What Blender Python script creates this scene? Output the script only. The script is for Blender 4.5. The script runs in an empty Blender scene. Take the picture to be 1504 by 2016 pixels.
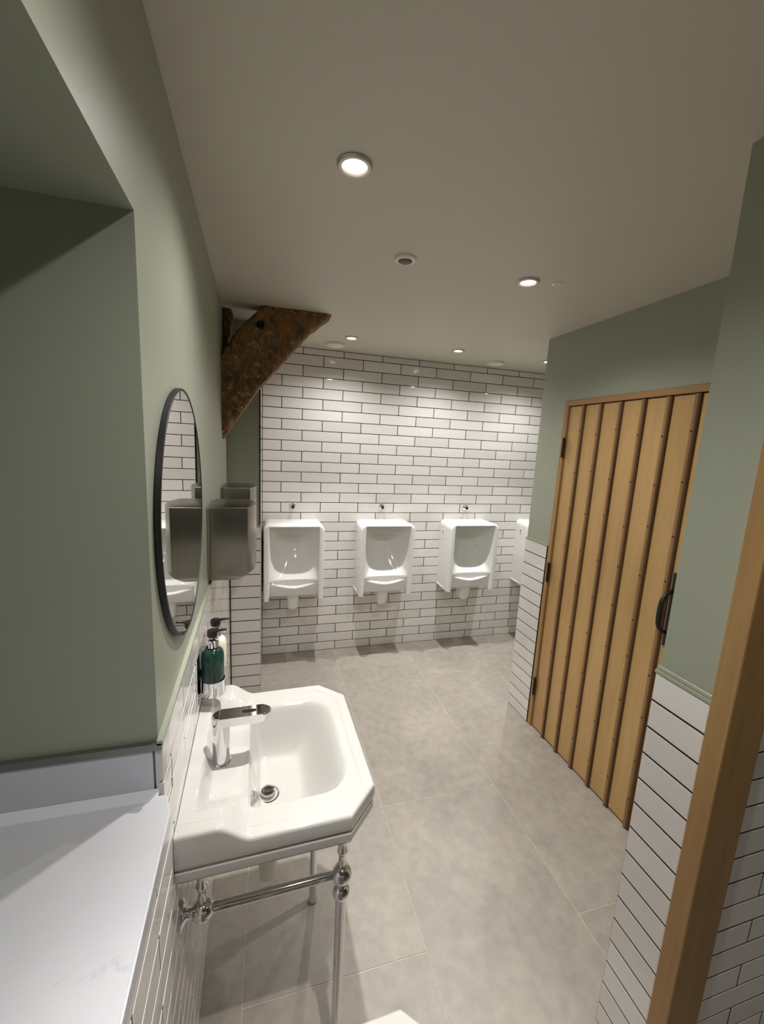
import bpy, bmesh, math, random
from mathutils import Matrix, Vector, noise
random.seed(7)
scene = bpy.context.scene
COL = scene.collection

# ------------------------------------------------------------------ camera
R = [[0.9627434595, 0.0036106640, 0.2703922969],
     [-0.2657933036, -0.1714685594, 0.9486582382],
     [0.0497890638, -0.9851829760, -0.1641205438]]      # rows: world x, y, z in camera (right, down, forward)
cam_data = bpy.data.cameras.new('camera')
cam = bpy.data.objects.new('camera', cam_data); COL.objects.link(cam)
cam_data.sensor_fit = 'VERTICAL'; cam_data.sensor_height = 36.0
cam_data.lens = 801.30 * 36.0 / 2016.0
cam_data.clip_start = 0.01
cam.matrix_world = Matrix(((R[0][0], -R[0][1], -R[0][2], 0.0),
                           (R[1][0], -R[1][1], -R[1][2], 0.0),
                           (R[2][0], -R[2][1], -R[2][2], 1.69),
                           (0, 0, 0, 1)))
scene.camera = cam

# ------------------------------------------------------------------ world, exposure
world = bpy.data.worlds.new('world'); scene.world = world; world.use_nodes = True
world.node_tree.nodes['Background'].inputs[0].default_value = (0.75, 0.85, 1.0, 1)
world.node_tree.nodes['Background'].inputs[1].default_value = 0.02
vs = scene.view_settings
vs.view_transform = 'Standard'; vs.look = 'None'; vs.gamma = 1.0; vs.use_curve_mapping = False
vs.exposure = 0.10
LAMP_SPILL, LAMP_BEAM = 24.0, 78.0
LAMP_COLOR = (1.0, 0.972, 0.942)

# ------------------------------------------------------------------ materials
def srgb(r, g, b):
    f = lambda c: (c/255/12.92) if c/255 <= 0.04045 else ((c/255+0.055)/1.055)**2.4
    return (f(r), f(g), f(b), 1.0)
class NT:
    def __init__(s, name):
        s.m = bpy.data.materials.new(name); s.m.use_nodes = True
        s.t = s.m.node_tree; s.n = s.t.nodes; s.b = s.n['Principled BSDF']
    def new(s, typ, **kw):
        n = s.n.new(typ)
        for k, v in kw.items():
            if hasattr(n, k) and not k.startswith('i_'): setattr(n, k, v)
            else: n.inputs[k].default_value = v
        return n
    def link(s, a, b): s.t.links.new(a, b)
    def coords(s, scale=(1, 1, 1), kind='Object', offset_random=False):
        tc = s.new('ShaderNodeTexCoord'); mp = s.new('ShaderNodeMapping')
        mp.inputs['Scale'].default_value = scale
        src = tc.outputs[kind]
        if offset_random:
            oi = s.new('ShaderNodeObjectInfo'); mul = s.new('ShaderNodeVectorMath', operation='SCALE')
            mul.inputs[0].default_value = (13.1, 7.7, 5.3)
            s.link(oi.outputs['Random'], mul.inputs['Scale'])
            add = s.new('ShaderNodeVectorMath', operation='ADD')
            s.link(src, add.inputs[0]); s.link(mul.outputs[0], add.inputs[1]); src = add.outputs[0]
        s.link(src, mp.inputs['Vector']); return mp.outputs['Vector']
    def noise(s, vec, scale, detail=4.0, rough=0.55, dist=0.0):
        n = s.new('ShaderNodeTexNoise'); s.link(vec, n.inputs['Vector'])
        n.inputs['Scale'].default_value = scale; n.inputs['Detail'].default_value = detail
        n.inputs['Roughness'].default_value = rough; n.inputs['Distortion'].default_value = dist
        return n.outputs['Fac']
    def ramp(s, fac, stops):
        r = s.new('ShaderNodeValToRGB'); e = r.color_ramp.elements
        while len(e) < len(stops): e.new(0.5)
        for el, (p, c) in zip(e, stops): el.position = p; el.color = c
        s.link(fac, r.inputs['Fac']); return r.outputs['Color']
    def mix(s, fac, a, b, blend='MIX'):
        m = s.new('ShaderNodeMix', data_type='RGBA', blend_type=blend)
        if isinstance(fac, float): m.inputs['Factor'].default_value = fac
        else: s.link(fac, m.inputs['Factor'])
        for sock, v in (('A', a), ('B', b)):
            i = [x for x in m.inputs if x.name == sock and x.type == 'RGBA'][0]
            if isinstance(v, tuple): i.default_value = v
            else: s.link(v, i)
        return [x for x in m.outputs if x.type == 'RGBA'][0]
    def bump(s, h, strength, dist=0.01):
        b = s.new('ShaderNodeBump'); b.inputs['Strength'].default_value = strength
        b.inputs['Distance'].default_value = dist
        s.link(h, b.inputs['Height']); s.link(b.outputs['Normal'], s.b.inputs['Normal'])
    def set(s, color=None, rough=None, metal=None, spec=None):
        if color is not None:
            if isinstance(color, tuple): s.b.inputs['Base Color'].default_value = color
            else: s.link(color, s.b.inputs['Base Color'])
        if rough is not None:
            if isinstance(rough, float): s.b.inputs['Roughness'].default_value = rough
            else: s.link(rough, s.b.inputs['Roughness'])
        if metal is not None: s.b.inputs['Metallic'].default_value = metal
        if spec is not None: s.b.inputs['Specular IOR Level'].default_value = spec
        return s.m
M = {}
def paint(name, col, rough, amp=0.03):
    t = NT(name); v = t.coords()
    n = t.noise(v, 1.6, 3)
    c = t.mix(n, tuple(x*(1-amp) for x in col[:3])+(1,), tuple(min(1, x*(1+amp)) for x in col[:3])+(1,))
    t.bump(t.noise(v, 220, 2), 0.06, 0.002)
    M[name] = t.set(c, rough)
paint('sage', srgb(159, 164, 147), 0.42)
paint('ceiling', srgb(203, 197, 183), 0.5, 0.015)
paint('sage_trim', srgb(164, 168, 150), 0.3)
# glazed handmade wall tile
t = NT('tile'); v = t.coords(offset_random=True)
oi = t.new('ShaderNodeObjectInfo')
c = t.ramp(oi.outputs['Random'], [(0.0, srgb(222, 218, 214)), (0.5, srgb(229, 225, 222)), (1.0, srgb(234, 231, 228))])
t.bump(t.noise(v, 14, 2.0, 0.45, 0.3), 0.16, 0.010)
M['tile'] = t.set(c, 0.09)
t = NT('tile_flat'); M['tile_flat'] = t.set(srgb(216, 218, 228), 0.25)
t = NT('grout'); v = t.coords(); M['grout'] = t.set(t.ramp(t.noise(v, 60), [(0.3, srgb(15, 13, 12)), (0.7, srgb(24, 22, 20))]), 0.9)
t = NT('floor_grout'); v = t.coords(); M['floor_grout'] = t.set(t.ramp(t.noise(v, 40), [(0.3, srgb(176, 168, 156)), (0.7, srgb(196, 188, 176))]), 0.8)
# concrete-look porcelain floor
t = NT('floor_tile'); v = t.coords(offset_random=True)
n1 = t.noise(v, 2.6, 6, 0.62, 0.6); n2 = t.noise(v, 22, 5, 0.6)
base = t.ramp(n1, [(0.30, srgb(142, 136, 127)), (0.55, srgb(157, 150, 140)), (0.78, srgb(172, 165, 154))])
fine = t.ramp(n2, [(0.30, srgb(128, 122, 115)), (0.6, srgb(172, 164, 154)), (0.9, srgb(206, 200, 190))])
c = t.mix(0.28, base, fine)
vv = t.coords((1.0, 3.0, 1.0), offset_random=True)
sc = t.ramp(t.noise(vv, 5.0, 8, 0.7, 2.5), [(0.64, (0, 0, 0, 1)), (0.72, (1, 1, 1, 1))])
sc2 = t.mix(0.4, (0, 0, 0, 1), sc)
c = t.mix(sc2, c, srgb(206, 200, 190))
t.bump(n2, 0.05, 0.003)
M['floor_tile'] = t.set(c, t.ramp(n1, [(0.3, (0.36, 0.36, 0.36, 1)), (0.8, (0.5, 0.5, 0.5, 1))]))
# ceramic, chrome, steel
t = NT('ceramic'); M['ceramic'] = t.set(srgb(196, 194, 189), 0.06); t.b.inputs['Coat Weight'].default_value = 0.3
t = NT('ceramic_white'); M['ceramic_white'] = t.set(srgb(238, 238, 236), 0.08)
t = NT('chrome'); M['chrome'] = t.set((0.78, 0.78, 0.80, 1), 0.05, 1.0)
t = NT('dark_chrome'); M['dark_chrome'] = t.set((0.10, 0.10, 0.11, 1), 0.08, 1.0)
t = NT('steel'); v = t.coords((40.0, 40.0, 1.0)); n = t.noise(v, 9, 3, 0.6)
M['steel'] = t.set(t.ramp(n, [(0.3, srgb(146, 140, 130)), (0.7, srgb(152, 146, 136))]), 0.27, 1.0)
t = NT('bezel'); M['bezel'] = t.set(srgb(196, 190, 182), 0.35, 0.6)
t = NT('mirror'); M['mirror'] = t.set((0.86, 0.88, 0.86, 1), 0.0, 1.0)
t = NT('black_metal'); M['black_metal'] = t.set(srgb(22, 21, 22), 0.45)
t = NT('black_plastic'); M['black_plastic'] = t.set(srgb(28, 22, 20), 0.35)
t = NT('white_plastic'); M['white_plastic'] = t.set(srgb(232, 229, 222), 0.4)
t = NT('grey_plastic'); M['grey_plastic'] = t.set(srgb(120, 112, 102), 0.5)
t = NT('dark_void'); M['dark_void'] = t.set(srgb(14, 12, 10), 0.9)
t = NT('sealant'); M['sealant'] = t.set(srgb(232, 234, 240), 0.35)
t = NT('green_glass'); t.b.inputs['Transmission Weight'].default_value = 0.35; t.b.inputs['IOR'].default_value = 1.4
v = t.coords(); M['green_glass'] = t.set(t.ramp(t.noise(v, 30), [(0.3, srgb(18, 52, 44)), (0.7, srgb(44, 86, 74))]), 0.12)
t = NT('cream_plastic'); M['cream_plastic'] = t.set(srgb(232, 226, 208), 0.35)
t = NT('label_grey'); M['label_grey'] = t.set(srgb(128, 146, 136), 0.5)
t = NT('tile_edge_trim'); M['tile_edge_trim'] = t.set(srgb(128, 130, 124), 0.3, 0.7)
# quartz sill with faint veins
t = NT('quartz'); v = t.coords((1, 1, 1))
w = t.noise(v, 2.2, 7, 0.6, 1.6)
vein = t.ramp(w, [(0.495, (0, 0, 0, 1)), (0.505, (1, 1, 1, 1)), (0.515, (0, 0, 0, 1))])
pt = t.ramp(t.noise(v, 3.7, 3), [(0.58, (0, 0, 0, 1)), (0.68, (0.7, 0.7, 0.7, 1))])
vm = t.mix(1.0, vein, pt, 'MULTIPLY')
soft = t.ramp(t.noise(v, 5.0, 5), [(0.3, srgb(203, 204, 209)), (0.7, srgb(212, 212, 216))])
M['quartz'] = t.set(t.mix(vm, soft, srgb(150, 150, 152)), 0.22)
# oak
def oak(name, c0, c1, c2, axis, rough=0.5):
    t = NT(name)
    s = [26, 26, 26]; s[axis] = 1.3
    v = t.coords(tuple(s), offset_random=True)
    g = t.noise(v, 2.2, 7, 0.65, 0.8)
    s2 = [3.2, 3.2, 3.2]; s2[axis] = 0.5
    v2 = t.coords(tuple(s2), offset_random=True)
    c = t.mix(0.45, t.ramp(g, [(0.25, c0), (0.5, c1), (0.8, c2)]), t.ramp(t.noise(v2, 2.0, 4), [(0.3, c0), (0.7, c2)]))
    t.bump(g, 0.12, 0.003)
    M[name] = t.set(c, rough)
oak('oak_board', srgb(178, 140, 86), srgb(194, 157, 102), srgb(206, 172, 118), 2)
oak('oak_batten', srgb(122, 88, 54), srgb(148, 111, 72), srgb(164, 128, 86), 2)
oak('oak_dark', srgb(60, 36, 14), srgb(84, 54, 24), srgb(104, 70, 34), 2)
oak('oak_frame', srgb(142, 106, 62), srgb(164, 127, 78), srgb(180, 145, 94), 2)
oak('oak_frame_h', srgb(150, 112, 72), srgb(168, 130, 86), srgb(182, 146, 100), 1)
# old timber
t = NT('old_timber'); v = t.coords((1, 1, 1))
vr = t.coords((1, 1, 1)); mpn = vr.node; mpn.inputs['Rotation'].default_value = (0, math.radians(-48), 0); mpn.inputs['Scale'].default_value = (14, 14, 4)
a = t.noise(vr, 2.6, 8, 0.72, 1.2); b = t.noise(v, 10, 6, 0.65, 0.8); d = t.noise(v, 30, 8, 0.75, 0.8)
c = t.ramp(a, [(0.30, srgb(56, 44, 32)), (0.45, srgb(112, 88, 60)), (0.56, srgb(146, 114, 74)), (0.72, srgb(162, 142, 110))])
c = t.mix(t.ramp(b, [(0.46, (0, 0, 0, 1)), (0.60, (0.75, 0.75, 0.75, 1))]), c, srgb(160, 108, 52))
c = t.mix(t.ramp(d, [(0.55, (0, 0, 0, 1)), (0.64, (0.85, 0.85, 0.85, 1))]), c, srgb(206, 186, 150))
c = t.mix(t.ramp(d, [(0.34, (0.8, 0.8, 0.8, 1)), (0.44, (0, 0, 0, 1))]), c, srgb(44, 31, 21))
t.bump(d, 1.0, 0.015)
M['old_timber'] = t.set(c, 0.85)
def emit(name, col, strength):
    m = bpy.data.materials.new(name); m.use_nodes = True; n = m.node_tree.nodes
    b = n['Principled BSDF']; b.inputs['Base Color'].default_value = (0.9, 0.9, 0.9, 1)
    b.inputs['Emission Color'].default_value = col; b.inputs['Emission Strength'].default_value = strength
    M[name] = m
emit('lamp_lens', (1.0, 0.93, 0.82, 1), 14.0)

# ------------------------------------------------------------------ helpers
def tag(o, label=None, cat=None, group=None, kind=None):
    if label: o['label'] = label
    if cat: o['category'] = cat
    if group: o['group'] = group
    if kind: o['kind'] = kind
    return o
def obj(name, mesh, mat=None, parent=None, smooth=False):
    if isinstance(mesh, bmesh.types.BMesh):
        me = bpy.data.meshes.new(name); bmesh.ops.recalc_face_normals(mesh, faces=mesh.faces[:])
        mesh.to_mesh(me); mesh.free()
    else: me = mesh
    if mat and not me.materials: me.materials.append(M[mat])
    if smooth:
        for p in me.polygons: p.use_smooth = True
    o = bpy.data.objects.new(name, me); COL.objects.link(o)
    if parent: o.parent = parent
    return o
def empty(name, loc=(0, 0, 0), rz=0.0):
    o = bpy.data.objects.new(name, None); COL.objects.link(o)
    o.location = loc; o.rotation_euler = (0, 0, rz); o.empty_display_size = 0.05; return o
def auto_smooth(o, deg=35):
    me = o.data
    for p in me.polygons: p.use_smooth = True
    bm = bmesh.new(); bm.from_mesh(me)
    for e in bm.edges:
        if len(e.link_faces) == 2 and e.calc_face_angle(0) > math.radians(deg): e.smooth = False
    bm.to_mesh(me); bm.free(); return o
def box(bm, x0, x1, y0, y1, z0, z1, bevel=0.0, seg=1):
    vs_ = [bm.verts.new((x, y, z)) for x in (x0, x1) for y in (y0, y1) for z in (z0, z1)]
    F = [(0, 1, 3, 2), (4, 6, 7, 5), (0, 4, 5, 1), (2, 3, 7, 6), (0, 2, 6, 4), (1, 5, 7, 3)]
    fs = [bm.faces.new([vs_[i] for i in f]) for f in F]
    if bevel:
        es = list({e for f in fs for e in f.edges})
        bmesh.ops.bevel(bm, geom=es, offset=bevel, segments=seg, affect='EDGES', profile=0.5)
def boxbm(*a, **k): bm = bmesh.new(); box(bm, *a, **k); return bm
def lathe(profile, seg=32, bm=None, mat=None, cap=True):
    """profile: list of (r, z); axis z"""
    bm = bm or bmesh.new(); rings = []
    mat = mat or Matrix.Identity(4)
    for r, z in profile:
        if r < 1e-6: rings.append([bm.verts.new(mat @ Vector((0, 0, z)))])
        else: rings.append([bm.verts.new(mat @ Vector((r*math.cos(2*math.pi*i/seg), r*math.sin(2*math.pi*i/seg), z))) for i in range(seg)])
    for a, b in zip(rings, rings[1:]):
        for i in range(seg):
            j = (i+1) % seg
            q = [a[i % len(a)], a[j % len(a)], b[j % len(b)], b[i % len(b)]]
            u = []
            for v in q:
                if v not in u: u.append(v)
            if len(u) > 2: bm.faces.new(u)
    for rg in (rings[0], rings[-1]):
        if len(rg) > 2 and cap: bm.faces.new(rg)
    return bm
def axis_mat(p, d):
    d = Vector(d).normalized(); q = Vector((0, 0, 1)).rotation_difference(d)
    return Matrix.Translation(p) @ q.to_matrix().to_4x4()
def tube(p0, p1, r, seg=20, bm=None):
    p0 = Vector(p0); p1 = Vector(p1); L = (p1-p0).length
    return lathe([(r, 0), (r, L)], seg, bm, axis_mat(p0, p1-p0))
def sweep(points, rad, seg=14, bm=None):
    bm = bm or bmesh.new(); pts = [Vector(p) for p in points]; rings = []
    prev = None
    for i, p in enumerate(pts):
        d = (pts[min(i+1, len(pts)-1)] - pts[max(i-1, 0)]).normalized()
        if prev is None:
            n = d.orthogonal().normalized()
        else:
            n = (prev - d*prev.dot(d)).normalized()
        prev = n; b = d.cross(n)
        r = rad(i/(len(pts)-1)) if callable(rad) else rad
        rings.append([bm.verts.new(p + (n*math.cos(2*math.pi*k/seg) + b*math.sin(2*math.pi*k/seg))*r) for k in range(seg)])
    for a, c in zip(rings, rings[1:]):
        for i in range(seg):
            j = (i+1) % seg; bm.faces.new((a[i], a[j], c[j], c[i]))
    bm.faces.new(rings[0]); bm.faces.new(rings[-1][::-1]); return bm
def prism(poly, z0, z1, bm=None, mat=None):
    bm = bm or bmesh.new(); mat = mat or Matrix.Identity(4)
    a = [bm.verts.new(mat @ Vector((x, y, z0))) for x, y in poly]; b = [bm.verts.new(mat @ Vector((x, y, z1))) for x, y in poly]
    bm.faces.new(a[::-1]); bm.faces.new(b); n = len(poly)
    for i in range(n): bm.faces.new((a[i], a[(i+1) % n], b[(i+1) % n], b[i]))
    return bm
def sm(a, b, x):
    if a == b: return 1.0 if x > a else 0.0
    t_ = max(0.0, min(1.0, (x-a)/(b-a))); return t_*t_*(3-2*t_)

# ------------------------------------------------------------------ room dimensions (metres)
ZC = 2.347                     # ceiling
DADO = 1.1466                  # top of wall tiling
TILE_T = 0.008
PITCH_Z, PITCH_X, JOINT = 0.0769, 0.2955, 0.0050
SKEW = 0.026                   # the old left wall runs slightly out of square
AL = -math.atan(SKEW)
def xl(y, off=0.0): return -0.160 - SKEW*y + off       # tile face of the left wall; paint is 8 mm behind
RZL = math.atan(SKEW)          # rotation of things hung on the left wall

# ------------------------------------------------------------------ floor, ceiling
floor = obj('floor', boxbm(-1.0, 2.95, -1.7, 3.4, -0.10, -0.0012), 'floor_grout')
tag(floor, 'grey concrete look tiled floor', 'floor', kind='structure')
tile_mesh_cache = {}
def floor_tile(x0, x1, y0, y1):
    w, d = x1-x0-0.003, y1-y0-0.003
    key = (round(w, 3), round(d, 3))
    if key not in tile_mesh_cache:
        bm = boxbm(-w/2, w/2, -d/2, d/2, -0.009, 0.0, bevel=0.0008)
        me = bpy.data.meshes.new('floor_tile'); bmesh.ops.recalc_face_normals(bm, faces=bm.faces[:]); bm.to_mesh(me); bm.free()
        me.materials.append(M['floor_tile']); tile_mesh_cache[key] = me
    o = obj('floor_tile', tile_mesh_cache[key], None, floor); o.location = ((x0+x1)/2, (y0+y1)/2, 0.0)
xs = [-0.663, -0.068, 0.527, 1.122, 1.717, 2.312, 2.907]
starts = {0: 1.59, 1: 1.015, 2: 1.59, 3: 2.19, 4: 1.59, 5: 2.19}
for k in range(6):
    y = starts[k] - 1.2*3
    while y < 3.2:
        a, b = max(y, -1.65), min(y+1.2, 3.12)
        if b-a > 0.02: floor_tile(xs[k], xs[k+1], a, b)
        y += 1.2
ceiling = obj('ceiling', boxbm(-1.0, 2.95, -1.7, 3.4, ZC, ZC+0.1), 'ceiling')
tag(ceiling, 'plain off white plaster ceiling with recessed downlights', 'ceiling', kind='structure')

# ------------------------------------------------------------------ wall tiles
wt_cache = {}
def wall_tile_mesh(w, h, mat='tile'):
    key = (round(w, 3), round(h, 3), mat)
    if key in wt_cache: return wt_cache[key]
    bm = bmesh.new(); rings = []
    for ins, d in ((0.0, -TILE_T), (0.0, -0.0012), (0.0008, -0.0003), (0.003, 0.0)):
        rings.append([bm.verts.new((sx*(w/2-ins), sy*(h/2-ins), d)) for sx, sy in ((-1, -1), (1, -1), (1, 1), (-1, 1))])
    for a, b in zip(rings, rings[1:]):
        for i in range(4): bm.faces.new((a[i], a[(i+1) % 4], b[(i+1) % 4], b[i]))
    bm.faces.new(rings[-1])
    me = bpy.data.meshes.new('tile'); bmesh.ops.recalc_face_normals(bm, faces=bm.faces[:]); bm.to_mesh(me); bm.free()
    me.materials.append(M[mat]); wt_cache[key] = me; return me
def tile_run(parent, origin, run, normal, length, z0, z1, start=0.0, phase=0, lead=0.0):
    """tiles on a plane; origin = point at floor level at run=0; joints at z = 0.070 + k*PITCH_Z"""
    run = Vector(run).normalized(); normal = Vector(normal).normalized(); up = Vector((0, 0, 1))
    rot = Matrix((run, up, normal)).transposed().to_4x4()
    if run.cross(up).dot(normal) < 0:
        rot = Matrix((-run, up, normal)).transposed().to_4x4()
    k = -1
    while True:
        a, b = 0.070 + (k)*PITCH_Z, 0.070 + (k+1)*PITCH_Z
        if a >= z1 - 0.012: break
        za, zb = max(a, z0), min(b, z1)
        if zb - za > 0.01:
            s = lead - PITCH_X*2 - (PITCH_X/2 if (k+phase) % 2 == 0 else 0.0)
            while s < length:
                sa, sb = max(s, start), min(s+PITCH_X, length)
                if sb - sa > 0.012:
                    jw = JOINT
                    o = obj('tile', wall_tile_mesh(sb-sa-jw, zb-za-jw), None, parent)
                    c = Vector(origin) + run*((sa+sb)/2) + up*((za+zb)/2)
                    tilt = Matrix.Rotation(random.gauss(0, 0.0022), 4, 'X') @ Matrix.Rotation(random.gauss(0, 0.0014), 4, 'Y')
                    o.matrix_local = Matrix.Translation(c) @ rot @ tilt
                s += PITCH_X
        k += 1

# ------------------------------------------------------------------ left wall with the window recess
NY = 0.725                     # far reveal of the recess
HEAD = 2.004
SILL_Z = 1.05
wl = bmesh.new()
def skewbox(bm, off0, off1, y0, y1, z0, z1, back=None):
    """box whose room side follows the skewed left wall"""
    pts = [(back, y0), (xl(y0, off1), y0), (xl(y1, off1), y1), (back, y1)]
    prism(pts, z0, z1, bm)
skewbox(wl, 0, -TILE_T, NY, 2.595, 0.0, ZC, back=-0.95)
skewbox(wl, 0, -TILE_T, -1.6, NY, HEAD, ZC, back=-0.95)
skewbox(wl, 0, -TILE_T, -1.6, NY, 0.0, SILL_Z-0.03, back=-0.95)
box(wl, -0.95, -0.72, -1.6, NY, SILL_Z-0.03, HEAD)
wall_left = obj('wall_left', wl, 'sage')
tag(wall_left, 'sage green painted left wall with deep recess above white tiled dado', 'wall', kind='structure')
run = Vector((-SKEW, 1, 0)).normalized(); nrm = Vector((1, SKEW, 0)).normalized()
# tiling bed (dark joints) and tiles
bed = bmesh.new()
prism([(xl(-1.6, -TILE_T-0.001), -1.6), (xl(-1.6, -0.0012), -1.6), (xl(2.59, -0.0012), 2.59), (xl(2.59, -TILE_T-0.001), 2.59)], 0.0, SILL_Z-0.032, bed)
prism([(xl(NY, -TILE_T-0.001), NY), (xl(NY, -0.0012), NY), (xl(2.59, -0.0012), 2.59), (xl(2.59, -TILE_T-0.001), 2.59)], SILL_Z-0.032, DADO-0.002, bed)
obj('grout_bed', bed, 'grout', wall_left)
o0 = (xl(0), 0, 0)
tile_run(wall_left, o0, run, nrm, 2.588, 0.0, SILL_Z-0.034, start=-0.9, lead=0.05)
tile_run(wall_left, o0, run, nrm, 2.588, SILL_Z-0.034, DADO, start=NY-0.0085, lead=0.05)
# upstand tiles round the recess reveal
for (a, b) in ((-0.185, -0.192), (-0.194, -0.492), (-0.494, -0.718)):
    o = obj('upstand_tile', wall_tile_mesh(abs(b-a)-0.0015, 0.084, 'tile_flat'), None, wall_left)
    o.matrix_local = Matrix.Translation(((a+b)/2, NY-TILE_T, SILL_Z+0.042+0.002)) @ Matrix(((1, 0, 0), (0, 0, 1), (0, 1, 0))).transposed().to_4x4() @ Matrix.Rotation(0, 4, 'X')
    o.matrix_local = Matrix.Translation(((a+b)/2, NY-TILE_T, SILL_Z+0.044)) @ Matrix.Rotation(math.pi/2, 4, 'X')
# trims: painted capping on the dado, sealant at the sill
def trim(name, bm, mat, label):
    return tag(obj(name, bm, mat), label, 'trim', kind='structure')
bm = prism([(xl(NY, -TILE_T), NY-0.010), (xl(NY, 0.002), NY-0.010), (xl(2.585, 0.002), 2.585), (xl(2.585, -TILE_T), 2.585)], DADO, DADO+0.009)
trim('trim_1', bm, 'sage_trim', 'thin green capping strip along the top of the left wall tiles')
bm = boxbm(-0.718, xl(NY, 0.0), NY-0.010, NY, SILL_Z+0.087, SILL_Z+0.100)
trim('trim_2', bm, 'tile_edge_trim', 'dark metal capping strip above the white upstand in the recess')
bm = bmesh.new()
prism([(NY-0.0085-0.016, SILL_Z), (NY-0.0085, SILL_Z), (NY-0.0085, SILL_Z+0.010)], 0, 1.0, bm, Matrix(((0, 0, 0.53, -0.716), (1, 0, 0, 0), (0, 1, 0, 0), (0, 0, 0, 1))))
trim('trim_3', bm, 'sealant', 'white sealant bead where the sill meets its upstand')
# quartz window sill
bm = prism([(-0.718, -1.59), (xl(-1.59, 0.020), -1.59), (xl(NY-0.05, 0.018), NY-0.05), (xl(NY, 0.006), NY-0.012), (-0.718, NY-0.012)], SILL_Z-0.030, SILL_Z)
bmesh.ops.bevel(bm, geom=[e for e in bm.edges], offset=0.003, segments=2, affect='EDGES')
sill = auto_smooth(obj('window_sill', bm, 'quartz'))
tag(sill, 'deep white quartz sill with faint grey veins in the left recess', 'sill')

# ------------------------------------------------------------------ return nib and back wall
XN, YN, YB = -0.041, 2.586, 3.113
nib = obj('wall_left_return', boxbm(-0.95, XN-TILE_T, YN+TILE_T, 3.4, 0, ZC), 'sage')
tag(nib, 'short dark green return wall beside the urinals, tiled below', 'wall', kind='structure')
bed = bmesh.new(); box(bed, -0.24, XN-0.0012, YN+0.0012, YN+TILE_T+0.001, 0, DADO-0.002)
box(bed, XN-TILE_T-0.001, XN-0.0012, YN+0.004, YB+0.02, 0, ZC-0.001)
obj('grout_bed', bed, 'grout', nib)
def stack_rows(parent, cx, cy, width, normal, z1, z0=0.0):
    normal = Vector(normal); up = Vector((0, 0, 1)); run_ = up.cross(normal)
    rot = Matrix((run_, up, normal)).transposed().to_4x4()
    k = -1
    while 0.070+k*PITCH_Z < z1-0.012:
        a, b = max(0.070+k*PITCH_Z, z0), min(0.070+(k+1)*PITCH_Z, z1); k += 1
        if b-a < 0.012: continue
        o = obj('tile', wall_tile_mesh(width-JOINT, b-a-JOINT), None, parent)
        o.matrix_local = Matrix.Translation((cx, cy, (a+b)/2)) @ rot @ Matrix.Rotation(random.gauss(0, 0.002), 4, 'X')
stack_rows(nib, (-0.224+XN)/2, YN, XN+0.224, (0, -1, 0), DADO)
for a, b in ((YN+0.002, YN+0.27), (YN+0.27, YB-0.002)):
    stack_rows(nib, XN, (a+b)/2, b-a, (1, 0, 0), ZC)
trim('trim_4', boxbm(-0.226, XN-0.001, YN-0.002, YN+TILE_T, DADO, DADO+0.009), 'sage_trim', 'thin green capping strip on the tiled return wall')

wall_back = obj('wall_back', boxbm(-0.95, 2.95, YB+TILE_T, 3.4, 0, ZC), 'sage')
tag(wall_back, 'back wall of glossy white brick bond tiles with dark joints', 'wall', kind='structure')
obj('grout_bed', boxbm(XN-0.004, 2.74, YB+0.0012, YB+TILE_T+0.001, 0, ZC-0.001), 'grout', wall_back)
tile_run(wall_back, (0, YB, 0), (1, 0, 0), (0, -1, 0), 2.46, 0.0, ZC-0.001, start=XN, lead=-0.053+PITCH_X*2, phase=0)
# the covered end beyond the fourth urinal
obj('tile_end', boxbm(2.462, 2.74, YB, YB+0.0036, 0, ZC-0.002), 'tile', wall_back)

wall_ar = obj('wall_alcove_right', boxbm(2.74, 2.95, 2.18, 3.4, 0, ZC), 'sage')
tag(wall_ar, 'green end wall of the urinal alcove, hidden behind the door wall', 'wall', kind='structure')

# ------------------------------------------------------------------ right (door) wall
XR = 1.592
D0, D1, DZ = 1.118, 1.975, 1.977      # door opening with frame
wr = bmesh.new()
box(wr, XR, XR+0.14, D1, 2.185, 0, ZC)
box(wr, XR, XR+0.14, 0.733, D0, 0, ZC)
box(wr, XR, XR+0.14, D0, D1, DZ, ZC)
box(wr, XR+0.14, 2.95, 2.06, 2.185, 0, ZC)
box(wr, XR+0.10, XR+0.14, D0, D1, 0, DZ)
wall_right = obj('wall_right', wr, 'sage')
tag(wall_right, 'sage green wall around the plank door with tiled dado', 'wall', kind='structure')
bed = bmesh.new()
box(bed, XR-TILE_T+0.0012, XR+0.001, D1+0.003, 2.187, 0, DADO-0.002)
box(bed, XR-TILE_T+0.0012, XR+0.001, 0.733, D0-0.003, 0, DADO-0.002)
obj('grout_bed', bed, 'grout', wall_right)
stack_rows(wall_right, XR-TILE_T, (D1+0.004+2.19)/2, 2.19-D1-0.004, (-1, 0, 0), DADO)
for a, b in ((0.740, 0.925), (0.925, 1.113)):
    stack_rows(wall_right, XR-TILE_T, (a+b)/2, b-a, (-1, 0, 0), DADO)
trim('trim_5', boxbm(XR-TILE_T-0.002, XR, D1+0.003, 2.19, DADO, DADO+0.009), 'sage_trim', 'thin green capping strip on the tiles left of the plank door')

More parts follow.
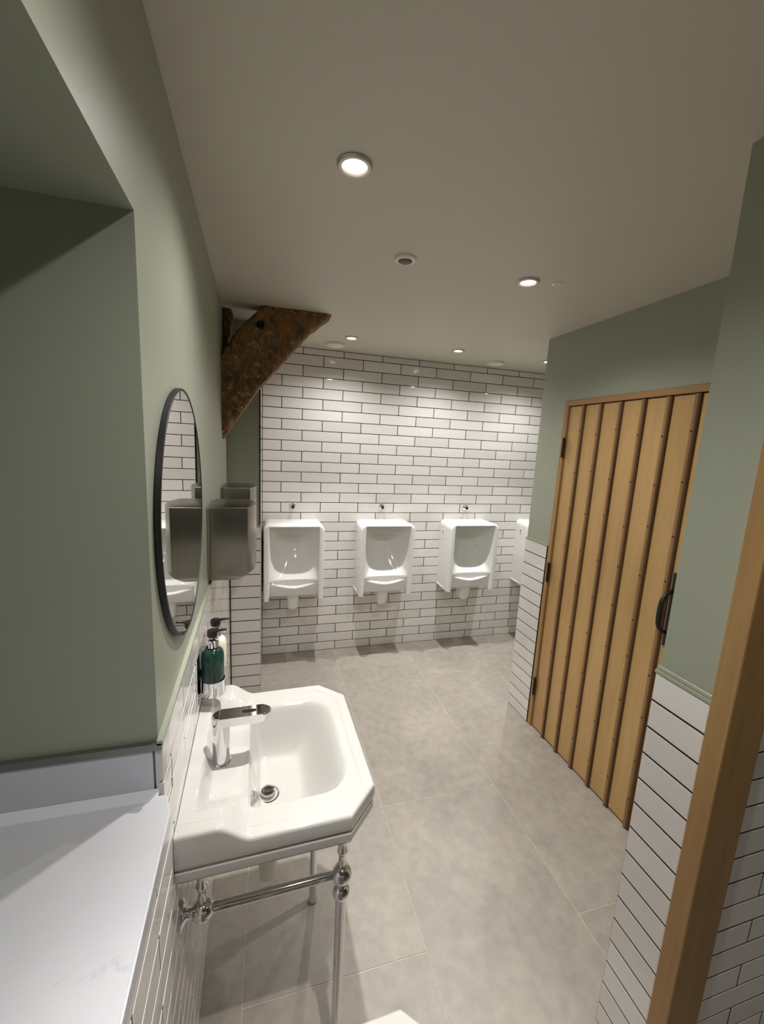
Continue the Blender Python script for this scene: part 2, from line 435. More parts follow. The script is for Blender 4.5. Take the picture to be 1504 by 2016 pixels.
# ------------------------------------------------------------------ plank door
door = empty('door_1', (XR, (D0+D1)/2, 0))
tag(door, 'oak plank door with vertical battens and black pull handle', 'door', kind='structure')
yc0 = (D0+D1)/2
def dpart(name, bm, mat, parent=None, **k):
    o = obj(name, bm, mat, parent or door)
    if parent is None: o.location = (-XR, -yc0, 0)
    return o
FX = XR-0.006
fr = bmesh.new(); box(fr, FX, XR+0.10, D1-0.030, D1-0.001, 0, DZ-0.001, bevel=0.002)
dpart('frame_jamb', fr, 'oak_frame')
fr = bmesh.new(); box(fr, FX, XR+0.10, D0+0.001, D0+0.030, 0, DZ-0.001, bevel=0.002)
dpart('frame_jamb', fr, 'oak_frame')
fr = bmesh.new(); box(fr, FX, XR+0.10, D0+0.031, D1-0.031, DZ-0.030, DZ-0.001, bevel=0.002)
dpart('frame_head', fr, 'oak_frame_h')
DL, DR = D1-0.034, D0+0.034           # door leaf hinge / latch edges
bat = [1.836, 1.719, 1.598, 1.474, 1.354, 1.235]
edges = [DL] + bat + [DR]
DF = XR+0.006                          # board face
for i in range(7):
    hi, lo = edges[i], edges[i+1]
    a = hi - (0.0 if i == 0 else 0.004); b = lo + (0.0 if i == 6 else 0.004)
    bm = boxbm(DF, DF+0.034, b, a, 0.008, DZ-0.033, bevel=0.0025)
    dpart('board', bm, 'oak_board')
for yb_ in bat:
    # moulded cover strip: darker oak fillet with a lighter rounded crown
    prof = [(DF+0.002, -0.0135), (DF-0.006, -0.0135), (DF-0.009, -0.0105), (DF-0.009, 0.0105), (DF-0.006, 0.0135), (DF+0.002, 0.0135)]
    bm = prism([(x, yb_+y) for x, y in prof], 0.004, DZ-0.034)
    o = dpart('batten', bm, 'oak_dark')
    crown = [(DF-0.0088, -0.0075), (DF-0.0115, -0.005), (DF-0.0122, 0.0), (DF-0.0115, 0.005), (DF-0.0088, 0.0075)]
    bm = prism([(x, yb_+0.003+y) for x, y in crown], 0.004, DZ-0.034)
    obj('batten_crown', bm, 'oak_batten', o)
    bm = bmesh.new()
    for k in range(9):
        z = 0.16+k*0.205+random.uniform(-0.02, 0.02)
        lathe([(0.0035, 0), (0.0035, 0.0012), (0.0, 0.002)], 8, bm, axis_mat((DF-0.0121, yb_+0.003, z), (-1, 0, 0)))
    obj('nail', bm, 'dark_void', o)
for z0, z1 in ((1.668, 1.775), (0.942, 1.057), (0.214, 0.327)):
    bm = boxbm(FX-0.004, FX, D1-0.040, D1-0.018, z0, z1, bevel=0.001)
    h = dpart('hinge', bm, 'black_metal')
    bm = lathe([(0.0055, z0), (0.0055, z1)], 14, None, Matrix.Translation((FX-0.006, D1-0.0315, 0)))
    obj('hinge_pin', bm, 'black_metal', h)
bm = boxbm(DF-0.008, DF, 1.181, 1.2125, 0.920, 1.235, bevel=0.002)
plate = dpart('handle_plate', bm, 'black_metal')
pts = []
for i in range(25):
    s = i/24; z = 0.978 + 0.182*s
    bow = 0.050*(1-abs(2*s-1)**5)
    pts.append((DF-0.008-bow, 1.203, z))
bm = sweep(pts, lambda s: 0.0065+0.0045*math.sin(math.pi*s), 14)
obj('pull_handle', bm, 'black_metal', plate, smooth=True)
obj('rosette', lathe([(0.011, 0), (0.009, 0.005), (0, 0.006)], 16, None, axis_mat((DF-0.008, 1.196, 1.185), (-1, 0, 0))), 'black_metal', plate)

# ------------------------------------------------------------------ entrance wall on the right, its oak frame, the room beyond
EX, EY = 0.973, 0.733
we = bmesh.new()
box(we, EX, 2.95, 0.605, EY, 0, ZC)                        # wall end / room divider
box(we, EX, 1.055, -0.42, 0.605, 2.06, ZC)                 # above the doorway
box(we, EX, 1.055, -1.6, -0.42, 0, ZC)                     # behind the camera
wall_e = obj('wall_entry', we, 'sage')
tag(wall_e, 'sage green wall end with tiled dado beside the oak post', 'wall', kind='structure')
bed = bmesh.new()
box(bed, EX-TILE_T+0.0012, EX+0.001, 0.6, EY+0.004, 0, DADO-0.002)
box(bed, 1.06, 2.9, 0.5970+0.0012, 0.606, 0, DADO-0.002)
obj('grout_bed', bed, 'grout', wall_e)
stack_rows(wall_e, EX-TILE_T, (0.599+EY+0.006)/2, EY+0.006-0.599, (-1, 0, 0), DADO)
tile_run(wall_e, (0, 0.597, 0), (1, 0, 0), (0, -1, 0), 2.3, 0, DADO, start=1.068, lead=0.99, phase=1)
trim('trim_6', boxbm(EX-TILE_T-0.002, EX, 0.599, EY+0.006, DADO, DADO+0.008), 'sage_trim', 'double green capping strip on the tiles beside the oak post')
obj('capping_bead', boxbm(EX-0.005, EX, 0.599, EY+0.004, DADO+0.008, DADO+0.020, bevel=0.002), 'sage_trim', bpy.data.objects['trim_6'])
d2 = empty('door_2', (1.01, 0.07, 0))
tag(d2, 'plain oak doorway frame at the right edge of the view', 'door frame', kind='structure')
for a, b in ((0.551, 0.596), (-0.42, -0.375)):
    o = obj('jamb', boxbm(0.955, 1.067, a, b, 0, 2.06, bevel=0.002), 'oak_frame', d2); o.location = (-1.01, -0.07, 0)
o = obj('head', boxbm(0.955, 1.067, -0.374, 0.550, 2.015, 2.06, bevel=0.002), 'oak_frame_h', d2); o.location = (-1.01, -0.07, 0)
wo = bmesh.new()
box(wo, 2.85, 2.95, -1.7, 0.605, 0, ZC)
tag(obj('wall_outer_right', wo, 'sage'), 'far wall of the room beyond the oak frame', 'wall', kind='structure')
tag(obj('wall_rear', boxbm(-1.0, 2.95, -1.7, -1.6, 0, ZC), 'sage'), 'green rear wall behind the viewer', 'wall', kind='structure')
tag(obj('wall_outer_left', boxbm(-1.0, -0.951, -1.7, 3.4, 0, ZC), 'sage'), 'outer shell of the left wall', 'wall', kind='structure')

# ------------------------------------------------------------------ old timber brace and post
def timber_face(o_name, top, bot, y0, y1, nx, nz, hole=None, parent=None):
    """front at y0, back at y1; top/bot polylines of (x,z) giving the two long edges"""
    def at(pl, s):
        L = [0]
        for a, b in zip(pl, pl[1:]): L.append(L[-1]+math.dist(a, b))
        d = s*L[-1]
        for i in range(len(pl)-1):
            if d <= L[i+1] or i == len(pl)-2:
                f = (d-L[i])/(L[i+1]-L[i]); return tuple(pl[i][k]+(pl[i+1][k]-pl[i][k])*f for k in (0, 1))
    bm = bmesh.new(); F = []; Bk = []
    for i in range(nx+1):
        a = at(top, i/nx); b = at(bot, i/nx); rf = []; rb = []
        for j in range(nz+1):
            s = j/nz; x = a[0]+(b[0]-a[0])*s; z = a[1]+(b[1]-a[1])*s
            edge = min(s, 1-s)
            jx = 0.004*noise.noise((x*30, 3.1, z*30)) if 0 < i < nx else 0
            rnd = 0.010*(1-sm(0, 0.06, edge))
            dy = 0.006*noise.noise((x*14, 0.3, z*14)) + 0.003*noise.noise((x*55, 1.3, z*40)) + rnd
            if hole:
                r = math.hypot((x-hole[0])*1.1, z-hole[1]); dy += 0.05*(1-sm(0.016, 0.024, r + 0.004*noise.noise((x*90, 0, z*90))))
            z2 = z + jx
            if z2 > ZC+0.004: z2 = ZC+0.004
            rf.append(bm.verts.new((x, y0+dy, z2)))
            rb.append(bm.verts.new((x, y1, z2)))
        F.append(rf); Bk.append(rb)
    for i in range(nx):
        for j in range(nz):
            bm.faces.new((F[i][j], F[i+1][j], F[i+1][j+1], F[i][j+1]))
            bm.faces.new((Bk[i][j], Bk[i][j+1], Bk[i+1][j+1], Bk[i+1][j]))
        bm.faces.new((F[i][0], Bk[i][0], Bk[i+1][0], F[i+1][0]))
        bm.faces.new((F[i][nz], F[i+1][nz], Bk[i+1][nz], Bk[i][nz]))
    for j in range(nz):
        bm.faces.new((F[0][j], F[0][j+1], Bk[0][j+1], Bk[0][j]))
        bm.faces.new((F[nx][j], Bk[nx][j], Bk[nx][j+1], F[nx][j+1]))
    o = obj(o_name, bm, 'old_timber', parent); auto_smooth(o, 60); return o
xw = -0.2285
brace = timber_face('timber_brace',
    [(xw, 2.09), (-0.154, 2.213), (-0.08, 2.292), (-0.021, ZC+0.003)],
    [(xw, 1.675), (-0.145, 1.803), (-0.04, 1.955), (0.081, 2.098), (0.216, 2.258), (0.325, ZC+0.003)],
    2.27, 2.40, 80, 56, hole=(-0.04, 2.258))
tag(brace, 'rough brown old timber brace rising from left wall to ceiling', 'beam')
post = timber_face('timber_post', [(xw, 2.04), (xw, 2.2), (xw, ZC+0.003)],
    [(-0.222, 2.04), (-0.206, 2.14), (-0.194, 2.22), (-0.177, 2.312), (-0.186, ZC+0.003)], 2.405, 2.50, 20, 8)
tag(post, 'waney edged sliver of old timber post behind the brace', 'post')

# ------------------------------------------------------------------ ceiling fittings
def downlight(x, y, label, k=1.0):
    r = 0.043
    t_ = empty('downlight', (x, y, ZC)); tag(t_, label, 'light', 'recessed ceiling downlights')
    bm = lathe([(r, 0.0), (r, -0.003), (r-0.004, -0.0075), (r-0.011, -0.008), (r-0.015, -0.004), (r-0.016, -0.0005), (r-0.016, 0.0)], 40)
    auto_smooth(obj('bezel', bm, 'bezel', t_))
    bm = lathe([(r-0.016, -0.002), (0.018, -0.0045), (0.0, -0.006)], 32)
    obj('lens', bm, 'lamp_lens', t_, smooth=True)
    for nm, pw, ang in (('downlight_spill', LAMP_SPILL, 150), ('downlight_beam', LAMP_BEAM, 54)):
        ld = bpy.data.lights.new(nm, 'SPOT'); ld.energy = pw*k; ld.color = LAMP_COLOR
        ld.spot_size = math.radians(ang); ld.spot_blend = 1.0; ld.shadow_soft_size = 0.014
        lo = bpy.data.objects.new(nm, ld); COL.objects.link(lo); lo.parent = t_; lo.location = (0, 0, -0.030)
    return t_
downlight(0.198, 1.085, 'bright round downlight above the washbasin, largest in view')
downlight(0.980, 1.516, 'downlight beside the small ceiling detector near the door wall')
downlight(0.509, 2.690, 'downlight above the first urinal next to the timber brace')
downlight(1.249, 2.687, 'downlight between the two round vents over the urinals')
downlight(1.970, 2.690, 'downlight at the corner of the door wall, partly hidden')
downlight(0.215, 0.240, 'downlight over the nearest washbasin, out of view above', 1.0)
downlight(1.75, -0.10, 'unseen downlight added to light the room beyond the oak frame', 0.55)  # unseen lamp, added to lift the tiles beyond the doorway

def sensor(x, y, r, label):
    t_ = empty('ceiling_sensor', (x, y, ZC)); tag(t_, label, 'sensor')
    auto_smooth(obj('base_ring', lathe([(r, 0), (r, -0.003), (r*0.9, -0.008), (r*0.66, -0.010), (r*0.62, -0.004), (0, -0.003)], 36), 'white_plastic', t_))
    obj('sensor_dome', lathe([(r*0.60, -0.004), (r*0.52, -0.012), (r*0.28, -0.017), (0, -0.0185)], 28), 'grey_plastic', t_, smooth=True)
sensor(0.470, 1.512, 0.040, 'white round motion sensor with grey dome on the ceiling')
def detector(x, y):
    t_ = empty('ceiling_detector', (x, y, ZC)); tag(t_, 'tiny white ceiling disc beside the right downlight', 'detector')
    auto_smooth(obj('disc', lathe([(0.018, 0), (0.018, -0.0025), (0.014, -0.004), (0, -0.0045)], 24), 'white_plastic', t_))
    obj('pin', lathe([(0.004, -0.004), (0.003, -0.007), (0, -0.008)], 12), 'chrome', t_)
detector(1.093, 1.494)
def vent(x, y, label):
    t_ = empty('ceiling_vent', (x, y, ZC)); tag(t_, label, 'vent', 'round ceiling vents')
    auto_smooth(obj('rim', lathe([(0.064, 0), (0.064, -0.008), (0.060, -0.016), (0.050, -0.018), (0.048, -0.012), (0.048, 0)], 40), 'white_plastic', t_))
    auto_smooth(obj('valve_disc', lathe([(0.046, -0.006), (0.046, -0.018), (0.040, -0.022), (0, -0.023)], 36), 'white_plastic', t_))
vent(0.440, 2.898, 'white round ceiling vent left, close to the timber brace')
vent(1.668, 2.905, 'white round ceiling vent right, near the door wall corner')

# ------------------------------------------------------------------ urinals
def urinal_meshes():
    W, H = 0.213, 0.560
    us = []
    def spread(a, b, n): return [a+(b-a)*i/n for i in range(n)]
    half = spread(0, 0.160, 24)+spread(0.160, 0.186, 14)+spread(0.186, W-0.016, 4)+spread(W-0.016, W, 7)+[W]
    us = [-x for x in half[:0:-1]] + half
    zs = spread(0, 0.016, 5)+spread(0.016, 0.045, 6)+spread(0.045, 0.16, 44)+spread(0.16, 0.30, 28)+spread(0.30, 0.45, 10)+spread(0.45, 0.475, 8)+spread(0.475, 0.530, 5)+spread(0.530, H, 16)+[H]
    def p(u, z):
        au = abs(u)
        front = 0.235
        lip_top = 0.093 + 0.040*min(1.0, au/0.168)**1.7
        side = sm(0.166, 0.181, au); top = sm(0.534, 0.546, z)
        # interior: concave back that ramps forward into the bowl, filleted into the cheeks
        tt = max(0.0, min(1.3, (0.455-z)/0.27))
        inner = 0.060 + 0.118*tt**1.8 + 0.014*sm(0.452, 0.462, z)
        inner = min(inner, 0.206)
        inner += (0.228-inner)*0.92*min(1.0, au/0.174)**2.6
        if z < lip_top+0.004:
            inner = 0.219 - 0.006*sm(lip_top-0.006, lip_top+0.004, z) - 0.055*max(0.0, (lip_top-0.012-z)/lip_top)**1.2 - 0.03*sm(0.018, 0.008, z)
        q = inner + (front-inner)*max(side, top)
        if z < 0.03: q = inner + (front-inner)*side
        # rounded outer edges
        ed = min(W-au, H-z)
        r = 0.016
        if ed < r: q = min(q, front - r + math.sqrt(max(0, r*r-(r-ed)**2)))
        return q
    bm = bmesh.new(); G = []
    for z in zs:
        row = []
        for u in us:
            # rounded top corners
            uu, zz = u, z
            rc = 0.045
            if abs(u) > W-rc and z > H-rc:
                dx, dz = (abs(u)-(W-rc))/rc, (z-(H-rc))/rc
                m_ = max(dx, dz); l_ = math.hypot(dx, dz)
                if l_ > 1e-6:
                    k = m_/l_; uu = math.copysign(W-rc+dx*k*rc, u); zz = H-rc+dz*k*rc
            row.append(bm.verts.new((uu, -p(u, z), zz)))
        G.append(row)
    for a in range(len(zs)-1):
        for b in range(len(us)-1):
            bm.faces.new((G[a][b], G[a][b+1], G[a+1][b+1], G[a+1][b]))
    loop = G[0][:] + [r[-1] for r in G[1:]] + G[-1][-2::-1] + [r[0] for r in G[-2:0:-1]]
    prev = loop
    for d in (-0.12, 0.0):
        nxt = [bm.verts.new((v.co.x*(1.0 if d else 0.985), d if v.co.y < d else v.co.y+0.0005, v.co.z)) for v in loop]
        n = len(loop)
        for i in range(n): bm.faces.new((prev[i], prev[(i+1) % n], nxt[(i+1) % n], nxt[i]))
        prev = nxt
    bm.faces.new(prev)
    me = bpy.data.meshes.new('urinal_bowl'); bmesh.ops.recalc_face_normals(bm, faces=bm.faces[:]); bm.to_mesh(me); bm.free()
    me.materials.append(M['ceramic_white'])
    return me
ub = urinal_meshes()
def mesh_of(bm, name, mat):
    me = bpy.data.meshes.new(name); bmesh.ops.recalc_face_normals(bm, faces=bm.faces[:]); bm.to_mesh(me); bm.free(); me.materials.append(M[mat]); return me
spout_bm = bmesh.new()
ring = []
for w_, d0, d1, z in ((0.046, -0.17, -0.05, 0.03), (0.042, -0.155, -0.055, -0.02), (0.036, -0.145, -0.06, -0.098), (0.030, -0.14, -0.065, -0.106)):
    ring.append([spout_bm.verts.new(v) for v in ((-w_, d0+0.012, z), (-w_+0.012, d0, z), (w_-0.012, d0, z), (w_, d0+0.012, z), (w_, d1, z), (-w_, d1, z))])
for a, b in zip(ring, ring[1:]):
    for i in range(6): spout_bm.faces.new((a[i], a[(i+1) % 6], b[(i+1) % 6], b[i]))
spout_bm.faces.new(ring[0]); spout_bm.faces.new(ring[-1])
spout_me = mesh_of(spout_bm, 'waste_outlet', 'ceramic_white')
bm = boxbm(-0.0025, 0.0025, -0.145, -0.012, 0.004, 0.016, bevel=0.002)
ledge_me = mesh_of(bm, 'base_ledge', 'ceramic_white')
bm = bmesh.new(); box(bm, -0.2145, -0.2115, -0.100, -0.072, 0.448, 0.490, bevel=0.002)
slot_me = mesh_of(bm, 'fixing_cover', 'ceramic_white')
bm = lathe([(0.008, 0), (0.008, 0.001), (0.0, 0.0015)], 14, None, axis_mat((-0.2146, -0.086, 0.474), (-1, 0, 0)))
box(bm, -0.2155, -0.2144, -0.094, -0.078, 0.455, 0.460)
screw_me = mesh_of(bm, 'fixing_screw', 'steel')
bm = lathe([(0.007, 0.0), (0.007, 0.002), (0.004, 0.003), (0, 0.003)], 16, None, axis_mat((0, -0.054, 0.175), (0, -1, 0.1)))
waste_me = mesh_of(bm, 'sparge_jet', 'chrome')
ulabels = ['white ceramic urinal nearest the tiled return wall and hand dryers',
           'white ceramic urinal second from the tiled return wall',
           'white ceramic urinal third along, left of the door wall corner',
           'white ceramic urinal mostly hidden behind the door wall']
vlabels = ['chrome flush outlet above the first urinal from the left', 'chrome flush outlet above the second urinal from the left',
           'chrome flush outlet above the third urinal from the left', 'chrome flush outlet above the hidden fourth urinal']
for i, x in enumerate((0.186, 0.884, 1.612, 2.345)):
    t_ = empty('urinal', (x, YB-0.001, 0.535)); tag(t_, ulabels[i], 'urinal', 'row of wall urinals')
    b_ = obj('bowl', ub, None, t_)
    obj('waste_outlet', spout_me, None, t_); [setattr(obj('base_ledge', ledge_me, None, t_), 'location', (sx*0.214, 0, 0)) for sx in (-1, 1)]
    s_ = obj('fixing_cover', slot_me, None, t_); obj('fixing_screw', screw_me, None, s_)
    obj('sparge_jet', waste_me, None, t_)
    v_ = empty('flush_outlet', ((0.182, 0.881, 1.624, 2.36)[i], YB, 1.192)); tag(v_, vlabels[i], 'flush outlet', 'chrome flush outlets above the urinals')
    m_ = axis_mat((0, 0, 0), (0, -1, 0))
    auto_smooth(obj('collar', lathe([(0.024, 0), (0.024, 0.004), (0.019, 0.010), (0.011, 0.018), (0, 0.018)], 28, None, m_), 'chrome', v_))
    auto_smooth(obj('button', lathe([(0.0105, 0.017), (0.0125, 0.024), (0.012, 0.032), (0.008, 0.036), (0, 0.037)], 24, None, m_), 'dark_chrome', v_))
auto_smooth(bpy.data.objects['bowl'], 42)

# ------------------------------------------------------------------ hand dryers
def dryer(y0, y1, label):
    """box hung on the left wall, near side at y0"""
    yc = (y0+y1)/2; L = (y1-y0)/2
    t_ = empty('hand_dryer', (xl(yc, -TILE_T), yc, 1.17), RZL); tag(t_, label, 'hand dryer', 'steel hand dryers on the left wall')
    H, D, bulge = 0.272, 0.138, 0.030
    # plan outline with bowed front, lofted over rounded top and bottom
    def outline(ins):
        pts = [(0.012, -L+ins), ]
        n = 18
        for i in range(n+1):
            s = -1+2*i/n
            pts.append((D-ins + bulge*(1-abs(s)**2.2), s*(L-ins)))
        pts.append((0.012, L-ins)); return pts
    bm = bmesh.new(); rings = []
    for ins, z in ((0.012, 0.0), (0.004, 0.003), (0.001, 0.008), (0, 0.016), (0, 0.024), (0, 0.034), (0, H*0.5), (0, H-0.004), (0.0012, H-0.001), (0.004, H)):
        o_ = outline(ins)
        # front lower edge curls back towards the wall
        k = 1-sm(0, 0.034, z)
        rings.append([bm.verts.new((x if x < 0.02 else x-0.034*k*k*(x/D), y, z)) for x, y in o_])
    n = len(rings[0])
    for a, b in zip(rings, rings[1:]):
        for i in range(n): bm.faces.new((a[i], a[(i+1) % n], b[(i+1) % n], b[i]))
    bm.faces.new(rings[0]); bm.faces.new(rings[-1])
    auto_smooth(obj('casing', bm, 'steel', t_), 40)
    obj('back_plate', boxbm(0.0005, 0.0125, -L+0.006, L-0.006, 0.004, H-0.004, bevel=0.002), 'grey_plastic', t_)
    noz = prism([(0.045, -0.035), (0.085, -0.035), (0.085, 0.035), (0.045, 0.035)], -0.004, 0.0035)
    obj('air_nozzle', noz, 'black_metal', t_)
dryer(1.515, 1.735, 'brushed steel hand dryer nearer the mirror on the left wall')
dryer(2.130, 2.350, 'brushed steel hand dryer farther away, beside the tiled return wall')

# ------------------------------------------------------------------ round mirror
MY, MZ, MR = 1.036, 1.509, 0.281
mt = empty('round_mirror', (xl(MY, -TILE_T), MY, MZ), RZL); tag(mt, 'round wall mirror with thin black metal frame above the washbasin', 'mirror')
m_ = axis_mat((0, 0, 0), (1, 0, 0))
auto_smooth(obj('frame', lathe([(MR-0.005, 0.002), (MR, 0.002), (MR, 0.011), (MR-0.001, 0.012), (MR-0.005, 0.012), (MR-0.005, 0.002)], 128, None, m_, cap=False), 'black_metal', mt))
obj('glass', lathe([(0, 0.004), (MR-0.0052, 0.004), (MR-0.0052, 0.0108), (0, 0.0108)], 128, None, m_), 'mirror', mt)

# ------------------------------------------------------------------ washbasin
BD, BW, CH = 0.442, 0.264, 0.075     # projection, half width, corner chamfer
RIM = 0.850
def basin_mesh():
    def wmax(u): return BD - max(0.0, abs(u)-(BW-CH))
    def smin(vals, k=0.16):
        return -k*math.log(sum(math.exp(-v/k) for v in vals))
    def ztop(u, w):
        au = abs(u)
        ed = min(BW-au, BD-w, (BD+BW-CH-au-w)*0.7071)
        z = RIM
        # stepped rim
        z += 0.0035*sm(0.034, 0.028, ed)*1.0 - 0.0
        # raised shoulders and back lip
        s = 1-sm(0.078, 0.152, w)
        m = max(sm(0.145, 0.210, au), 1-sm(0.030, 0.052, w))
        z += 0.040*s*m
        # tap platform edge
        dk = sm(0.030, 0.055, w)*(1-sm(0.120, 0.150, w))*(1-sm(0.135, 0.150, au))
        z -= 0.006*dk
        # bowl
        ds = [(w-0.140)/0.030, (0.390-w)/0.115, (0.186-au)/0.062, (BD+BW-CH-0.095-au-w)*0.7071/0.075]
        q = smin(ds)
        if q > 0:
            z -= 0.138*sm(0, 1.0, q)**0.85 + 0.004*sm(0.6, 1.6, q)
            rr = math.hypot(u, w-0.19); z -= 0.004*(1-sm(0.0, 0.06, rr))
        # rounded outer edge
        r = 0.009
        if ed < r and w > 0.0: z -= r - math.sqrt(max(0, r*r-(r-ed)**2))
        return z
    def nonuni(a, b, n): return [a+(b-a)*i/n for i in range(n)]
    half = nonuni(0, 0.10, 14)+nonuni(0.10, BW-CH, 18)+nonuni(BW-CH, BW-0.010, 18)+nonuni(BW-0.010, BW, 6)+[BW]
    us = [-x for x in half[:0:-1]]+half
    ts = nonuni(0, 0.10, 9)+nonuni(0.10, 0.30, 18)+nonuni(0.30, 0.45, 18)+nonuni(0.45, 0.88, 40)+nonuni(0.88, 0.975, 9)+nonuni(0.975, 1.0, 7)+[1.0]
    bm = bmesh.new(); G = []
    for t_ in ts:
        G.append([bm.verts.new((t_*wmax(u), u, ztop(u, t_*wmax(u)))) for u in us])
    for a in range(len(ts)-1):
        for b in range(len(us)-1):
            bm.faces.new((G[a][b], G[a][b+1], G[a+1][b+1], G[a+1][b]))
    loop = G[0][:] + [r[-1] for r in G[1:]] + G[-1][-2::-1] + [r[0] for r in G[-2:0:-1]]
    n = len(loop)
    def inset(v, d):
        x, y = v.co.x, v.co.y
        x2 = min(x, BD-d) if x > 0.02 else x
        y2 = max(-(BW-d), min(BW-d, y))
        over = abs(y2)+x2-(BD+BW-CH-1.414*d*0.75)
        if over > 0: x2 -= over/2; y2 -= math.copysign(over/2, y2)
        return x2, y2
    prev = loop
    for d, z in ((0.0, RIM-0.025), (0.0005, RIM-0.034), (0.004, RIM-0.0385), (0.0075, RIM-0.041), (0.0075, RIM-0.0435), (0.0015, RIM-0.046), (0.0015, RIM-0.062), (0.0035, RIM-0.070), (0.009, RIM-0.0735), (0.030, RIM-0.074)):
        nxt = []
        for v in loop:
            x, y = inset(v, d); nxt.append(bm.verts.new((x, y, z)))
        for i in range(n): bm.faces.new((prev[i], prev[(i+1) % n], nxt[(i+1) % n], nxt[i]))
        prev = nxt
    for s, z in ((0.80, RIM-0.0745), (0.72, RIM-0.090), (0.62, RIM-0.150), (0.45, RIM-0.165), (0.10, RIM-0.168)):
        nxt = [bm.verts.new((0.22+(inset(v, 0.030)[0]-0.22)*s, inset(v, 0.030)[1]*s, z)) for v in loop]
        for i in range(n): bm.faces.new((prev[i], prev[(i+1) % n], nxt[(i+1) % n], nxt[i]))
        prev = nxt
    bm.faces.new(prev)
    bmesh.ops.remove_doubles(bm, verts=bm.verts[:], dist=0.00005)
    me = mesh_of(bm, 'basin_bowl', 'ceramic'); return me
basin_me = basin_mesh()
def drain_profile():
    return [(0.026, 0.0), (0.026, 0.003), (0.021, 0.004), (0.020, 0.001), (0.016, 0.001)]
def washbasin(yc, label, tlabel, slabel):
    x0 = xl(yc, 0.001)
    t_ = empty('washbasin', (x0, yc, 0), RZL); tag(t_, label, 'washbasin', 'white washbasins on the left wall')
    b_ = obj('bowl', basin_me, None, t_); 
    if not basin_me.get('done'): auto_smooth(b_, 50); basin_me['done'] = 1
    dr = obj('drain', lathe([(0.027, 0.0), (0.027, 0.004), (0.022, 0.0055), (0.0205, 0.002), (0.0, 0.002)], 32), 'chrome', t_, smooth=False); auto_smooth(dr)
    dr.location = (0.190, -0.004, 0.7015); dr.scale = (1.18, 1.18, 1.1)
    pl = obj('plug', lathe([(0.008, 0.0), (0.0165, 0.010), (0.018, 0.014), (0.016, 0.017), (0.009, 0.0185), (0.0, 0.016)], 32), 'chrome', dr); auto_smooth(pl)
    bm = lathe([(0.020, 0.64), (0.020, 0.69)], 24, None, Matrix.Translation((0.19, 0, 0)))
    lathe([(0.014, 0.56), (0.014, 0.65)], 20, bm, Matrix.Translation((0.19, 0, 0)))
    lathe([(0.0, 0.425), (0.018, 0.428), (0.024, 0.437), (0.026, 0.46), (0.026, 0.545), (0.022, 0.565), (0.012, 0.57)], 28, bm, Matrix.Translation((0.19, 0, 0)))
    tube((0.19, 0, 0.525), (0.002, 0, 0.525), 0.014, 18, bm)
    auto_smooth(obj('bottle_trap', bm, 'white_plastic', t_))
    # tap
    tp = empty('tap', (x0+0.071, yc-0.012, RIM-0.006), RZL); tag(tp, tlabel, 'tap', 'chrome mixer taps on the washbasins')
    prof = [(0.0245, 0.0), (0.0245, 0.003), (0.0215, 0.005), (0.0215, 0.128)]
    auto_smooth(obj('body', lathe(prof, 40), 'chrome', tp))
    def stad(xa, xb, r, k=14):
        a = [(xb+r*math.cos(-math.pi/2+math.pi*i/k), r*math.sin(-math.pi/2+math.pi*i/k)) for i in range(k+1)]
        return a + [(xa+r*math.cos(math.pi/2+math.pi*i/k), r*math.sin(math.pi/2+math.pi*i/k)) for i in range(k+1)]
    bm = prism(stad(0.0, 0.104, 0.0215), 0.113, 0.136)
    bmesh.ops.bevel(bm, geom=[e for e in bm.edges if abs(e.verts[0].co.z-e.verts[1].co.z) < 1e-6], offset=0.003, segments=3, affect='EDGES')
    sp = auto_smooth(obj('spout', bm, 'chrome', tp), 40)
    obj('aerator', lathe([(0.011, 0.108), (0.011, 0.1135)], 24, None, Matrix.Translation((0.104, 0, 0))), 'dark_chrome', sp)
    obj('sensor_window', prism(stad(0.058, 0.082, 0.006, 8), 0.1358, 0.1365), 'black_plastic', sp)
    # chrome stand
    st = empty('basin_stand', (x0, yc, 0), RZL); tag(st, slabel, 'stand', 'chrome washbasin stands')
    for sg in (-1, 1):
        yy = sg*0.222; xf = 0.358; xbk = 0.045
        bm = lathe([(0.013, 0.0), (0.017, 0.004), (0.017, 0.012), (0.0125, 0.020), (0.0125, 0.575), (0.012, 0.585)], 28, None, Matrix.Translation((xf, yy, 0)))
        leg = auto_smooth(obj('leg', bm, 'chrome', st))
        ball = lambda r, zc: [(r*math.sin(math.pi*i/14), zc-r*math.cos(math.pi*i/14)) for i in range(15)]
        obj('leg_ball', lathe(ball(0.0215, 0.600), 28, None, Matrix.Translation((xf, yy, 0))), 'chrome', leg, smooth=True)
        obj('leg_ball', lathe(ball(0.0245, 0.650), 28, None, Matrix.Translation((xf, yy, 0))), 'chrome', leg, smooth=True)
        fin = [(0.008, 0.668), (0.0095, 0.690), (0.0075, 0.705), (0.0125, 0.714), (0.0135, 0.722), (0.010, 0.732), (0.012, 0.745), (0.016, 0.769), (0.017, 0.7750)]
        auto_smooth(obj('top_spindle', lathe(fin, 24, None, Matrix.Translation((xf, yy, 0))), 'chrome', leg), 60)
        rail = obj('side_rail', tube((0.004, yy, 0.652), (xf, yy, 0.652), 0.0105, 24), 'chrome', st); auto_smooth(rail)
        obj('wall_flange', lathe([(0.030, 0.0), (0.030, 0.003), (0.024, 0.007), (0.012, 0.012), (0.011, 0.02)], 28, None, axis_mat((0.001, yy, 0.652), (1, 0, 0))), 'chrome', rail, smooth=True)
        obj('rail_ball', lathe(ball(0.0245, 0.652), 28, None, Matrix.Translation((xbk, yy, 0))), 'chrome', rail, smooth=True)
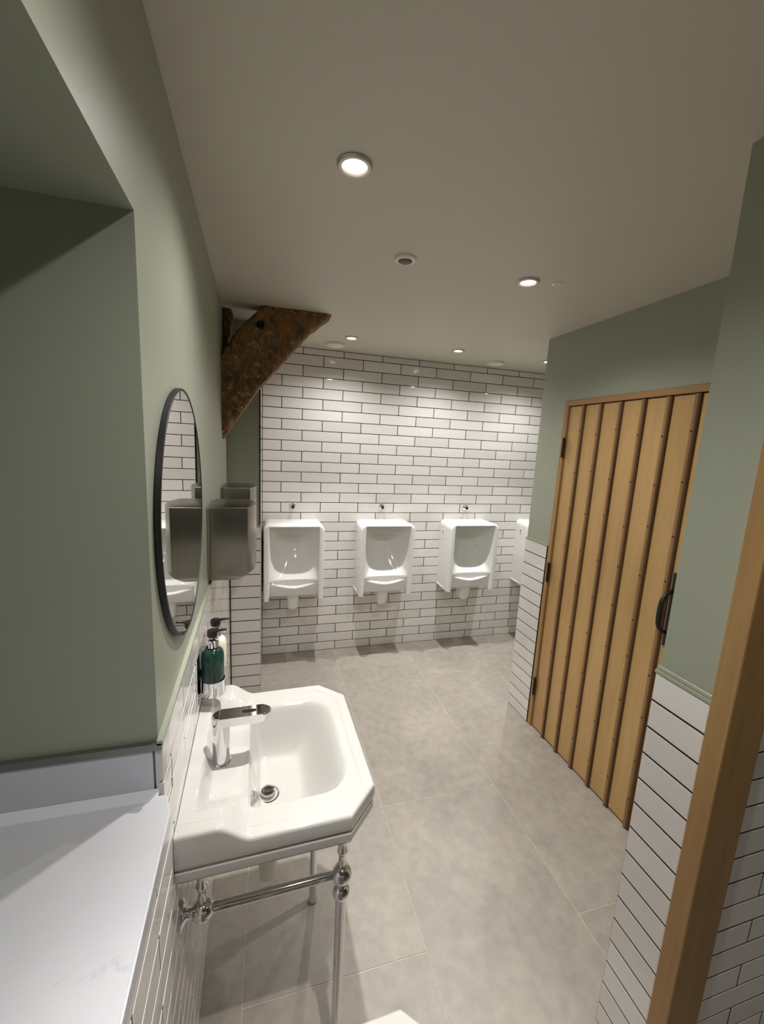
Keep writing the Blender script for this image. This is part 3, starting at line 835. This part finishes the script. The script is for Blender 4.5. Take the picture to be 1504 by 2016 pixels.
        auto_smooth(obj('back_spindle', lathe(fin, 24, None, Matrix.Translation((xbk, yy, 0))), 'chrome', rail), 60)
washbasin(1.032, 'white ceramic washbasin with clipped corners under the round mirror', 'chrome sensor tap on the washbasin under the mirror', 'chrome stand with ball joints under the mirror washbasin')
washbasin(0.176, 'nearest white washbasin, only its rim corner at the bottom edge', 'chrome tap on the nearest washbasin, below the view', 'chrome stand under the nearest washbasin at the bottom edge')

# ------------------------------------------------------------------ soap dispensers on a chrome wall bracket
SX = xl(1.235, 0.0)
br = empty('soap_bracket', (SX, 1.235, 0.93), RZL); tag(br, 'chrome wall bracket holding two pump bottles beside the basin', 'bracket')
obj('wall_plate', boxbm(0.0003, 0.0035, -0.115, 0.085, 0.005, 0.150, bevel=0.001), 'chrome', br)
for yy in (-0.038, 0.036):
    bm = lathe([(0.0, 0.0), (0.028, 0.0), (0.0335, 0.004), (0.0335, 0.050), (0.0322, 0.050), (0.0322, 0.006), (0.0, 0.006)], 40, None, Matrix.Translation((0.038, yy, 0.0)))
    auto_smooth(obj('cup', bm, 'chrome', br))
def bottle(yy, mat, label, z_off):
    o = empty('pump_bottle', (SX+0.038, 1.235+yy, 0.9365+z_off), RZL); tag(o, label, 'bottle', 'pump bottles in the chrome bracket')
    b_ = obj('bottle', lathe([(0.0, 0.0), (0.029, 0.0), (0.0312, 0.003), (0.0312, 0.118), (0.029, 0.130), (0.022, 0.139), (0.0145, 0.143), (0.0145, 0.150), (0, 0.150)], 40), mat, o); auto_smooth(b_, 50)
    auto_smooth(obj('collar', lathe([(0.0175, 0.146), (0.0175, 0.166), (0.015, 0.168), (0.0055, 0.169), (0.0055, 0.182)], 28), 'chrome', o))
    bm = lathe([(0.0125, 0.176), (0.0145, 0.178), (0.0150, 0.190), (0.0135, 0.195), (0, 0.196)], 28)
    hd = auto_smooth(obj('pump_head', bm, 'black_plastic', o))
    bm = sweep([(0.0, 0, 0.191), (0.014, 0, 0.1935), (0.028, 0, 0.1950), (0.036, 0, 0.1955), (0.0375, 0, 0.1925)], lambda s: 0.0052-0.0022*s, 12)
    obj('nozzle', bm, 'black_plastic', hd, smooth=True)
    return o
g = bottle(-0.038, 'green_glass', 'dark green pump bottle with black pump nearest the tap', 0.0)
w_ = bottle(0.036, 'cream_plastic', 'cream pump bottle with black pump behind the green one', 0.0)
